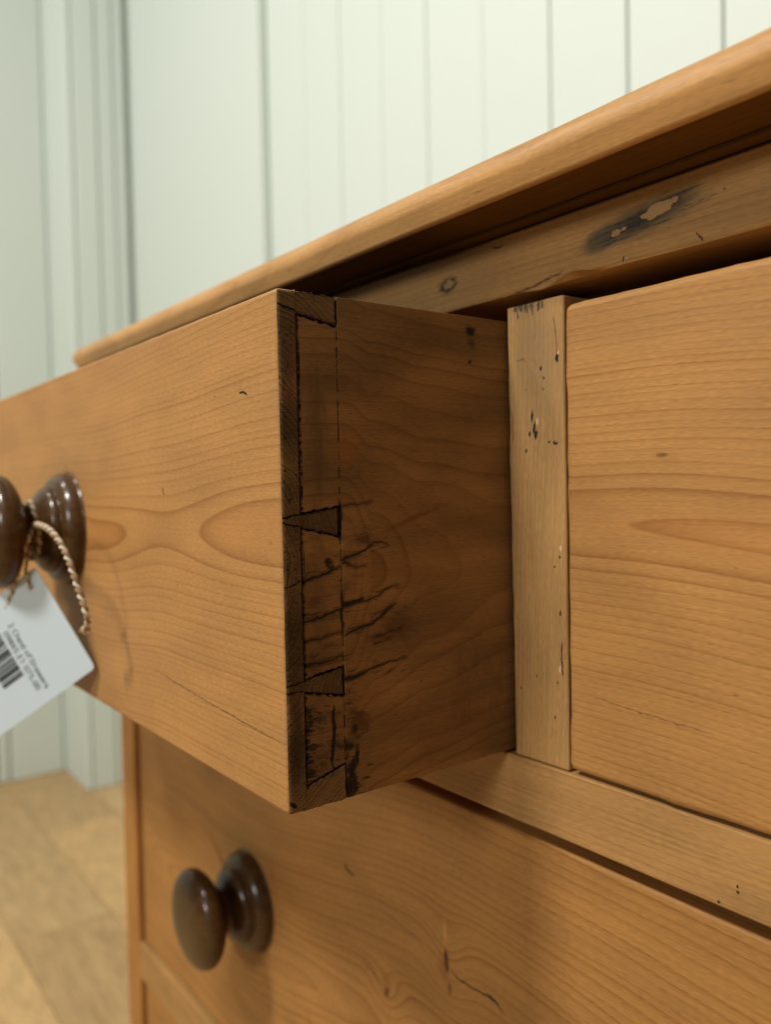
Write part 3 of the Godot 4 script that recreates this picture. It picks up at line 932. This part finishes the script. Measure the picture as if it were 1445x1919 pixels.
	for q in [[0.0738, 0.2049, 0.0062, 0.0024, 0.0003, 3, 0.16], [0.0805, 0.2062, 0.0017, 0.0011, 0.0007, 8, 0.4], [0.0571, 0.2012, 0.0022, 0.0013, 0.0006, 5, 0.1], [0.0605, 0.2018, 0.0011, 0.0007, 0.0006, 12, 0.1], [0.0784, 0.1985, 0.0010, 0.0008, 0.0005, 6, 0.2], [-0.0328, 0.2010, 0.0034, 0.0019, 0.0004, 7, 0.15]]:
		var lp := part("filler_patch", lump(q[2], q[3], q[4], fill, q[5]), rp, Vector3(q[0], q[1], 0.0004) - o)
		lp.rotation.z = q[6]
	part("lower_rail", board(Vector3(-0.4500, -0.0286, -0.060), Vector3(0.4813, -0.0012, 0.0), 0.0009, rl, rail_m, 0, 1, 2, {"origin": o, "shift": Vector2(0.0, 0.1815), "wear": 0.7, "step": 0.006}), ch)
	part("lower_rail", board(Vector3(-0.4500, -0.3110, -0.060), Vector3(0.4813, -0.2795, 0.0), 0.0012, rl, rail_m, 0, 1, 2, {"origin": o, "shift": Vector2(-0.12, 0.430), "wear": 0.7}), ch)
	part("divider", board(Vector3(0.0026, -0.0010, -0.045), Vector3(0.0312, 0.1848, -0.0008), 0.0012, dv, divider_m, 1, 0, 2, {"origin": o, "wear": 1.0, "step": 0.004, "lean": 0.0014}), ch)
	part("dust_board", board(Vector3(L + 0.018, -0.020, -0.448), Vector3(R - 0.018, -0.012, -0.0605), 0.0005, pn, aged, 0, 2, 1, {"origin": o, "shift": Vector2(0.0, 0.5)}), ch)
	part("dust_board", board(Vector3(L + 0.018, -0.300, -0.448), Vector3(R - 0.018, -0.292, -0.0605), 0.0005, pn, aged, 0, 2, 1, {"origin": o, "shift": Vector2(0.0, 0.5)}), ch)
	part("plinth", board(Vector3(L, FLOOR_Y, -0.455), Vector3(R, FLOOR_Y + 0.0598, 0.004), 0.003, pn, warm, 0, 1, 2, {"origin": o, "shift": Vector2(0.0, 0.62)}), ch)

	var knob := lathe(smooth_profile([[0.0, -0.001], [0.0305, -0.001], [0.0317, 0.0015], [0.0315, 0.0044], [0.0298, 0.0076], [0.0272, 0.0098], [0.0250, 0.0102], [0.0243, 0.0108], [0.0243, 0.0122], [0.0230, 0.0146], [0.0195, 0.0173], [0.0160, 0.0196], [0.0143, 0.0219], [0.0147, 0.0242], [0.0182, 0.0266], [0.0250, 0.0296], [0.0297, 0.0333], [0.0311, 0.0370], [0.0302, 0.0408], [0.0268, 0.0440], [0.0200, 0.0464], [0.0100, 0.0477], [0.0, 0.0480]], 4), 72, varnish)

	# ---- the open drawer
	var od := group("drawer", ch)
	od.position = Vector3(-0.2225, 0.0, OPEN) - o
	od.set_meta("label", "small left drawer pulled open, its dovetailed side showing")
	var oo := Vector3(-0.2225, 0.0, OPEN)
	part("drawer_front", front_mesh(oo, fr, front_m, eg, end_m), od)
	# pins are the ends of the front, tails belong to the side
	var x0 := -0.0124
	var pins := [
		[Vector2(0.0836, 0.1797), Vector2(0.1014, 0.1797), Vector2(0.1014, 0.1729), Vector2(0.0836, 0.1697)],
		[Vector2(0.0842, 0.1051), Vector2(0.1014, 0.1031), Vector2(0.1014, 0.0992), Vector2(0.0842, 0.0952)],
		[Vector2(0.0838, 0.0478), Vector2(0.1014, 0.0453), Vector2(0.1014, 0.0421), Vector2(0.0838, 0.0381)],
		[Vector2(0.0834, 0.0126), Vector2(0.1014, 0.0080), Vector2(0.1014, 0.0002), Vector2(0.0834, 0.0002)]]
	for i in 4:
		part("dovetail_pin", slab_zy(PackedVector2Array(pins[i]), x0, [-0.00015, -0.0004, -0.00025, -0.0001][i], 0.0003, eg, end_m, 0.0005, 40 + i), od, -oo)
	var tails := [
		[Vector2(0.0822, 0.1686), Vector2(0.0993, 0.1717), Vector2(0.0993, 0.1039), Vector2(0.0822, 0.1060)],
		[Vector2(0.0822, 0.0943), Vector2(0.0994, 0.0984), Vector2(0.0994, 0.0461), Vector2(0.0822, 0.0487)],
		[Vector2(0.0822, 0.0373), Vector2(0.0996, 0.0413), Vector2(0.0996, 0.0090), Vector2(0.0822, 0.0136)]]
	for i in 3:
		part("dovetail_tail", slab_zy(PackedVector2Array(tails[i]), x0, [-0.00022, -0.00032, -0.00025][i], 0.0003, sd, side_m, 0.0007, 60 + i), od, -oo)
	part("drawer_side", board(Vector3(-0.0124, 0.0004, -0.33), Vector3(-0.0002, 0.1796, 0.0829), 0.0002, sd, side_m, 2, 1, 0, {"origin": oo, "wear": 0.8, "step": 0.005}), od)
	part("drawer_side", board(Vector3(-0.4448, 0.0004, -0.33), Vector3(-0.4326, 0.1796, 0.1001), 0.0007, sd, side_m, 2, 1, 0, {"origin": oo}), od)
	part("drawer_back", board(Vector3(-0.4326, 0.02, -0.33), Vector3(-0.0124, 0.165, -0.318), 0.0007, pn, aged, 0, 1, 2, {"origin": oo}), od)
	part("drawer_bottom", board(Vector3(-0.4324, 0.008, -0.318), Vector3(-0.0126, 0.014, 0.0838), 0.0003, pn, aged, 0, 2, 1, {"origin": oo}), od)
	part("knob", knob, od, Vector3(-0.2435, 0.0914, OPEN) - oo)

	# ---- the closed small drawer on the right
	var rd := group("drawer", ch)
	rd.set_meta("label", "closed small right drawer")
	oo = Vector3(0.2555, 0.0, 0.0)
	rd.position = oo - o
	part("drawer_front", board(Vector3(0.0325, 0.0004, -0.024), Vector3(0.4795, 0.1805, 0.0006), 0.0032, fr, front_m, 0, 1, 2, {"origin": oo, "wear": 0.8, "step": 0.006}), rd)
	part("drawer_side", board(Vector3(0.0330, 0.0008, -0.44), Vector3(0.0450, 0.1796, -0.0242), 0.0007, pn, aged, 2, 1, 0, {"origin": oo}), rd)
	part("drawer_side", board(Vector3(0.4670, 0.0008, -0.44), Vector3(0.4790, 0.1796, -0.0242), 0.0007, pn, aged, 2, 1, 0, {"origin": oo}), rd)
	part("knob", knob, rd, Vector3(0.256, 0.0914, 0.0006) - oo)

	# ---- the long drawer below
	var ld := group("drawer", ch)
	ld.set_meta("label", "closed long drawer below the two small ones")
	oo = Vector3(0.016, -0.274, 0.0)
	ld.position = oo - o
	part("drawer_front", board(Vector3(-0.4470, -0.2772, -0.028), Vector3(0.4790, -0.0356, -0.0042), 0.0014, lw, lower_m, 0, 1, 2, {"origin": oo, "wear": 0.8, "step": 0.006}), ld)
	part("drawer_side", board(Vector3(-0.4465, -0.2735, -0.44), Vector3(-0.4345, -0.0345, -0.0282), 0.0007, pn, aged, 2, 1, 0, {"origin": oo}), ld)
	part("drawer_side", board(Vector3(0.4660, -0.2735, -0.44), Vector3(0.4780, -0.0345, -0.0282), 0.0007, pn, aged, 2, 1, 0, {"origin": oo}), ld)
	var kn := part("knob", knob, ld, KNOB_AT - oo)
	kn.rotation.z = 1.1
	part("knob", knob, ld, Vector3(0.276, -0.1640, -0.0042) - oo)

	# ---- the long drawer at the bottom
	var bd := group("drawer", ch)
	bd.set_meta("label", "closed long bottom drawer")
	oo = Vector3(0.016, -0.52, 0.0)
	bd.position = oo - o
	part("drawer_front", board(Vector3(-0.4472, -0.522, -0.027), Vector3(0.4790, -0.3145, -0.0036), 0.0014, lw, lower_m, 0, 1, 2, {"origin": oo, "wear": 0.5, "shift": Vector2(0.05, 0.262)}), bd)
	part("knob", knob, bd, Vector3(-0.2440, -0.418, -0.0036) - oo)
	part("knob", knob, bd, Vector3(0.276, -0.418, -0.0036) - oo)


# front of the open drawer: a lap over the whole width and, behind it, the body that stops short of the sides
func front_mesh(oo: Vector3, fr: Wood, front_m: Material, eg: Wood, end_m: Material) -> ArrayMesh:
	var m := board(Vector3(-0.4455, 0.0, 0.1003), Vector3(0.0, H, OPEN), 0.0017, fr, front_m, 0, 1, 2, {"origin": oo, "wear": 0.9, "step": 0.004, "end": end_m, "end_t": eg, "square": 2})
	var body := board(Vector3(-0.4324, 0.0003, 0.0840), Vector3(-0.0126, H - 0.0003, 0.1002), 0.0006, fr, front_m, 0, 1, 2, {"origin": oo})
	var st := SurfaceTool.new()
	st.append_from(body, 0, Transform3D.IDENTITY)
	st.set_material(end_m)
	return st.commit(m)


# top rail with a split lower edge near the divider
func rail_mesh(lo: Vector3, hi: Vector3, o: Vector3, t: Wood, m: Material) -> ArrayMesh:
	var n := FastNoiseLite.new()
	n.seed = 14
	n.frequency = 1.0
	var st := SurfaceTool.new()
	st.begin(Mesh.PRIMITIVE_TRIANGLES)
	st.set_smooth_group(-1)
	var xs := PackedFloat32Array()
	var x := lo.x
	while x < hi.x:
		xs.append(x)
		x += 0.0012 if x > -0.1 and x < 0.16 else 0.01
	xs.append(hi.x)
	var count := 0
	for a in xs:
		# a piece of the arris is broken away above the divider and for a way to its right
		var bite := 0.0022 * exp(-pow((a - 0.036) / 0.007, 2.0)) + 0.0009 * exp(-pow((a - 0.055) / 0.02, 2.0))
		bite += 0.0004 * maxf(0.0, n.get_noise_1d(a * 160.0))
		var deep := 0.004 * exp(-pow((a - 0.040) / 0.010, 2.0)) + 0.0003 + 0.0008 * maxf(0.0, n.get_noise_1d(a * 120.0 + 90.0))
		var lip := -0.0014 * exp(-pow((a - 0.021) / 0.009, 2.0))
		var pts := [Vector2(lo.z, lo.y), Vector2(hi.z - deep * 1.6 - 0.0015, lo.y), Vector2(hi.z - deep, lo.y + bite * 0.25 + lip * 0.7), Vector2(hi.z - 0.0003, lo.y + 0.0002 + bite + lip), Vector2(hi.z, lo.y + 0.0006 + bite * 1.1 + lip), Vector2(hi.z, hi.y - 0.001), Vector2(hi.z - 0.001, hi.y), Vector2(lo.z, hi.y), Vector2(lo.z, lo.y)]
		for k in pts.size():
			var p: Vector2 = pts[k]
			var across := p.y if k >= 3 and k <= 6 else lo.y - (hi.z - p.x) if k < 3 else hi.y
			st.set_uv(wood_uv(t, a, across))
			st.add_vertex(Vector3(a, p.y, p.x) - o)
		count = pts.size()
	for i in xs.size() - 1:
		for k in count - 1:
			var v := i * count + k
			for q in [v, v + 1, v + count, v + count, v + 1, v + count + 1]:
				st.add_index(q)
	st.generate_normals()
	st.set_material(m)
	return st.commit()


# top board: bullnosed on the front and both ends
func top_board(l: float, r: float, o: Vector3, t: Wood, m: Material, under_m: Material) -> ArrayMesh:
	var st := SurfaceTool.new()
	st.begin(Mesh.PRIMITIVE_TRIANGLES)
	st.set_smooth_group(0)
	var y0 := 0.2173
	var y1 := 0.2344
	var front := 0.0318
	var back := -0.462
	var prof := []    # (inset from the edge, y)
	for k in 5:
		var a := PI / 2.0 * k / 4.0
		prof.append(Vector2(0.0032 + 0.0022 * (1.0 - sin(a)), y0 + 0.0022 * (1.0 - cos(a))))
	for k in range(1, 12):
		var a := -PI * 0.14 + PI * 0.64 * k / 11.0
		prof.append(Vector2(0.0085 * (1.0 - cos(a)), 0.2258 + 0.0086 * sin(a)))
	# path round the edge: back left, front left corner (rounded), front right corner, back right
	var path := []
	var cr := 0.009
	path.append([Vector2(l, back), Vector2(-1, 0)])
	path.append([Vector2(l, back * 0.5), Vector2(-1, 0)])
	for k in 9:
		var a := PI - (PI / 2.0) * k / 8.0
		path.append([Vector2(l + cr + cos(a) * cr, front - cr + sin(a) * cr), Vector2(cos(a), sin(a))])
	var x := l + cr + 0.01
	while x < r - cr - 0.01:
		path.append([Vector2(x, front), Vector2(0, 1)])
		x += 0.01
	for k in 9:
		var a := PI / 2.0 - (PI / 2.0) * k / 8.0
		path.append([Vector2(r - cr + cos(a) * cr, front - cr + sin(a) * cr), Vector2(cos(a), sin(a))])
	path.append([Vector2(r, back * 0.5), Vector2(1, 0)])
	path.append([Vector2(r, back), Vector2(1, 0)])
	var np := prof.size() + 2
	for i in path.size():
		var p: Vector2 = path[i][0]
		var d: Vector2 = path[i][1]
		var wob := 0.0005 * shape_noise.get_noise_2d(p.x * 25.0, p.y * 25.0)
		for k in np:
			var inset := 0.0
			var y := 0.0
			if k == 0 or k == np - 1:
				inset = 0.04
				y = y0 if k == 0 else y1
			else:
				inset = prof[k - 1].x
				y = prof[k - 1].y
			var q := p - d * (inset + wob)
			st.set_uv(wood_uv(t, q.x if absf(d.y) > 0.5 else q.y, 0.12 + y + (inset if y > 0.227 else -inset)))
			st.add_vertex(Vector3(q.x, y, q.y) - o)
	for i in path.size() - 1:
		for k in range(1, np - 1):
			var v := i * np + k
			for q in [v, v + np, v + 1, v + 1, v + np, v + np + 1]:
				st.add_index(q)
	st.generate_normals()
	# flat middle of the top; the underside was never cleaned and is dark
	var flat := SurfaceTool.new()
	flat.begin(Mesh.PRIMITIVE_TRIANGLES)
	var under := SurfaceTool.new()
	under.begin(Mesh.PRIMITIVE_TRIANGLES)
	for i in path.size():
		var p: Vector2 = path[i][0]
		var d: Vector2 = path[i][1]
		var wob := 0.0005 * shape_noise.get_noise_2d(p.x * 25.0, p.y * 25.0)
		for inset in [0.04, prof[0].x]:
			var q: Vector2 = p - d * (inset + wob)
			under.set_normal(Vector3.DOWN)
			under.set_uv(wood_uv(t, q.x if absf(d.y) > 0.5 else q.y, 0.2 - inset))
			under.add_vertex(Vector3(q.x, y0, q.y) - o)
	for i in path.size() - 1:
		for q in [i * 2, i * 2 + 1, i * 2 + 2, i * 2 + 1, i * 2 + 3, i * 2 + 2]:
			under.add_index(q)
	for s in [1]:
		var y := y1 if s == 1 else y0
		var c := [Vector3(l + 0.03, y, back), Vector3(r - 0.03, y, back), Vector3(r - 0.03, y, front - 0.03), Vector3(l + 0.03, y, front - 0.03)]
		for k in ([0, 1, 2, 0, 2, 3] if s == 1 else [0, 2, 1, 0, 3, 2]):
			flat.set_normal(Vector3(0, 1 if s == 1 else -1, 0))
			flat.set_uv(wood_uv(t, c[k].x, c[k].z + 0.5))
			flat.add_vertex(c[k] - o + Vector3(0, -0.00005 if s == 1 else 0.00005, 0))
	st.set_material(m)
	var mesh := st.commit()
	flat.set_material(m)
	flat.commit(mesh)
	under.set_material(under_m)
	return under.commit(mesh)


# ---------------------------------------------------------------- price tag on the knob
func price_tag() -> void:
	var tag := thing("price_tag", "white card price tag tied with twine round the open drawer's knob", "price tag", Vector3(-0.2204, 0.073, 0.1325))
	var T := tag.position
	var e1 := Vector3(0.408189, -0.843378, -0.349422)
	var e2 := Vector3(-0.715443, -0.533284, 0.451387)
	var n := Vector3(0.567031, -0.065741, 0.821069)
	var b := Basis(e1, -e2, n)
	var card := plain(Color(0.80, 0.86, 0.89), 0.45, 0.5)
	var ink := plain(Color(0.12, 0.13, 0.13), 0.6, 0.3)

	# card with rounded corners and a punched hole; x along the short side, y up
	var w := 0.0635
	var h := 0.092
	var c := 0.0028
	var poly := PackedVector2Array()
	for q in [[w - c, -c, 0.0], [c, -c, 90.0], [c, -h + c, 180.0], [w - c, -h + c, 270.0]]:
		for k in 7:
			var a := deg_to_rad(q[2] + 15.0 * k)
			poly.append(Vector2(q[0] + cos(a) * c, q[1] + sin(a) * c))
	var hole := PackedVector2Array()
	for k in 20:
		hole.append(Vector2(0.0075, -0.0093) + Vector2.from_angle(TAU * k / 20.0) * 0.0022)
	var st := SurfaceTool.new()
	st.begin(Mesh.PRIMITIVE_TRIANGLES)
	st.set_smooth_group(-1)
	# cut along a line from the hole to the corner so that one outline holds both
	var cut := PackedVector2Array()
	var near := 0
	for k in poly.size():
		if poly[k].distance_to(hole[0]) < poly[near].distance_to(hole[0]):
			near = k
	for k in poly.size() + 1:
		cut.append(poly[(near + k) % poly.size()] + (Vector2(0.00001, 0.00001) if k == poly.size() else Vector2.ZERO))
	for k in hole.size() + 1:
		cut.append(hole[(hole.size() - k) % hole.size()] + (Vector2(-0.00001, 0.00001) if k == 0 else Vector2.ZERO))
	var tri := Geometry2D.triangulate_polygon(cut)
	var th := 0.0004
	for s in [0.0, -th]:
		for k in range(0, tri.size(), 3):
			var p := [cut[tri[k]], cut[tri[k + 1]], cut[tri[k + 2]]]
			var cw: bool = (p[1] - p[0]).cross(p[2] - p[0]) < 0.0
			if cw != (s == 0.0):
				p = [p[0], p[2], p[1]]
			for q in p:
				st.add_vertex(Vector3(q.x, q.y, s - 0.0))
	for k in poly.size():
		var p := poly[k]
		var q := poly[(k + 1) % poly.size()]
		for v in [Vector3(p.x, p.y, 0), Vector3(p.x, p.y, -th), Vector3(q.x, q.y, 0), Vector3(q.x, q.y, 0), Vector3(p.x, p.y, -th), Vector3(q.x, q.y, -th)]:
			st.add_vertex(v)
	st.generate_normals()
	st.set_material(card)
	var cm := part("card", st.commit(), tag)
	cm.basis = b

	letters("2 Chest of Drawers", 0.0165, 0.0345, 0.0405, 0.0052, cm, ink)
	letters("09865 £1 075.00", 0.0185, 0.0403, 0.0365, 0.0048, cm, ink)
	var bars := SurfaceTool.new()
	bars.begin(Mesh.PRIMITIVE_TRIANGLES)
	var x := 0.010
	var rg := RandomNumberGenerator.new()
	rg.seed = 8
	while x < 0.0442:
		var wd: float = [0.0004, 0.0007, 0.0011, 0.0018][rg.randi() % 4]
		wd = minf(wd, 0.0444 - x)
		for v in [Vector3(x, -0.0600, 0.00012), Vector3(x, -0.0432, 0.00012), Vector3(x + wd, -0.0600, 0.00012), Vector3(x + wd, -0.0600, 0.00012), Vector3(x, -0.0432, 0.00012), Vector3(x + wd, -0.0432, 0.00012)]:
			bars.set_normal(Vector3(0, 0, 1))
			bars.add_vertex(v)
		x += wd + [0.0004, 0.0006, 0.0009][rg.randi() % 3]
	bars.set_material(ink)
	part("barcode", bars.commit(), cm)

	# twine
	var straw := plain(Color(0.62, 0.50, 0.36), 0.85, 0.2)
	var straw2 := plain(Color(0.82, 0.78, 0.69), 0.85, 0.2)
	var ms := [straw, straw2]
	var kc := Vector3(-0.2435, 0.0914, 0)
	var ring := []
	for k in 21:
		var a := TAU * k / 20.0
		ring.append(Vector3(kc.x + cos(a) * 0.0157, kc.y + sin(a) * 0.0157, OPEN + 0.0205 + 0.0012 * sin(a * 2.0)) - T)
	part("twine", twine(ring, 0.0015, ms), tag)
	var knot := Vector3(-0.2345, 0.0935, OPEN + 0.0225)
	part("twine_knot", twine([knot + Vector3(-0.003, 0.003, 0.0) - T, knot + Vector3(0.0015, 0.002, 0.0015) - T, knot + Vector3(0.002, -0.002, 0.001) - T, knot + Vector3(-0.002, -0.002, 0.002) - T, knot + Vector3(-0.001, 0.002, 0.002) - T], 0.0016, ms), tag)
	var tail := []
	for q in [[-0.2345, 0.0935, 0.0225], [-0.2200, 0.0955, 0.0235], [-0.1870, 0.0945, 0.0265], [-0.1690, 0.0895, 0.0265], [-0.1590, 0.0807, 0.0250], [-0.1530, 0.0685, 0.0230], [-0.1475, 0.0562, 0.0210], [-0.1500, 0.0505, 0.0195], [-0.1580, 0.0455, 0.0185]]:
		tail.append(Vector3(q[0], q[1], OPEN + q[2]) - T)
	part("twine", twine(tail, 0.00145, ms, 0.0068, true), tag)
	var long := []
	for q in [[-0.2345, 0.0935, 0.0225], [-0.2200, 0.0900, 0.0270], [-0.2225, 0.0795, 0.0300], [-0.2290, 0.0670, 0.0320], [-0.2370, 0.0540, 0.0345], [-0.2470, 0.0390, 0.0370], [-0.2480, 0.0310, 0.0390], [-0.2500, 0.0180, 0.0420]]:
		long.append(Vector3(q[0], q[1], OPEN + q[2]) - T)
	part("twine", twine(long, 0.0012, ms, 0.006, true), tag)
	var hang := []
	var hp := T + b * Vector3(0.0075, -0.0093, 0.0)
	for q in [knot, knot + Vector3(0.001, -0.008, 0.001), hp + Vector3(0.0, 0.010, 0.002), hp + Vector3(0.0005, 0.0022, 0.0012), hp - n * 0.002]:
		hang.append(q - T)
	part("twine", twine(hang, 0.0010, ms, 0.005), tag)


func letters(text: String, x: float, y: float, width: float, height: float, parent: Node3D, m: Material) -> void:
	var f := SystemFont.new()
	f.font_names = PackedStringArray(["Droid Sans"])
	var t := TextMesh.new()
	t.text = text
	t.font = f
	t.font_size = 32
	t.pixel_size = 0.001
	t.depth = 0.002
	t.curve_step = 2.0
	t.horizontal_alignment = HORIZONTAL_ALIGNMENT_LEFT
	t.vertical_alignment = VERTICAL_ALIGNMENT_BOTTOM
	t.material = m
	var box := t.get_aabb()
	var o := part("lettering", t, parent)
	var k := width / box.size.x
	o.scale = Vector3(k, k, 0.03)
	o.position = Vector3(x - box.position.x * k, -y - box.position.y * k - 0.0008, 0.0001)
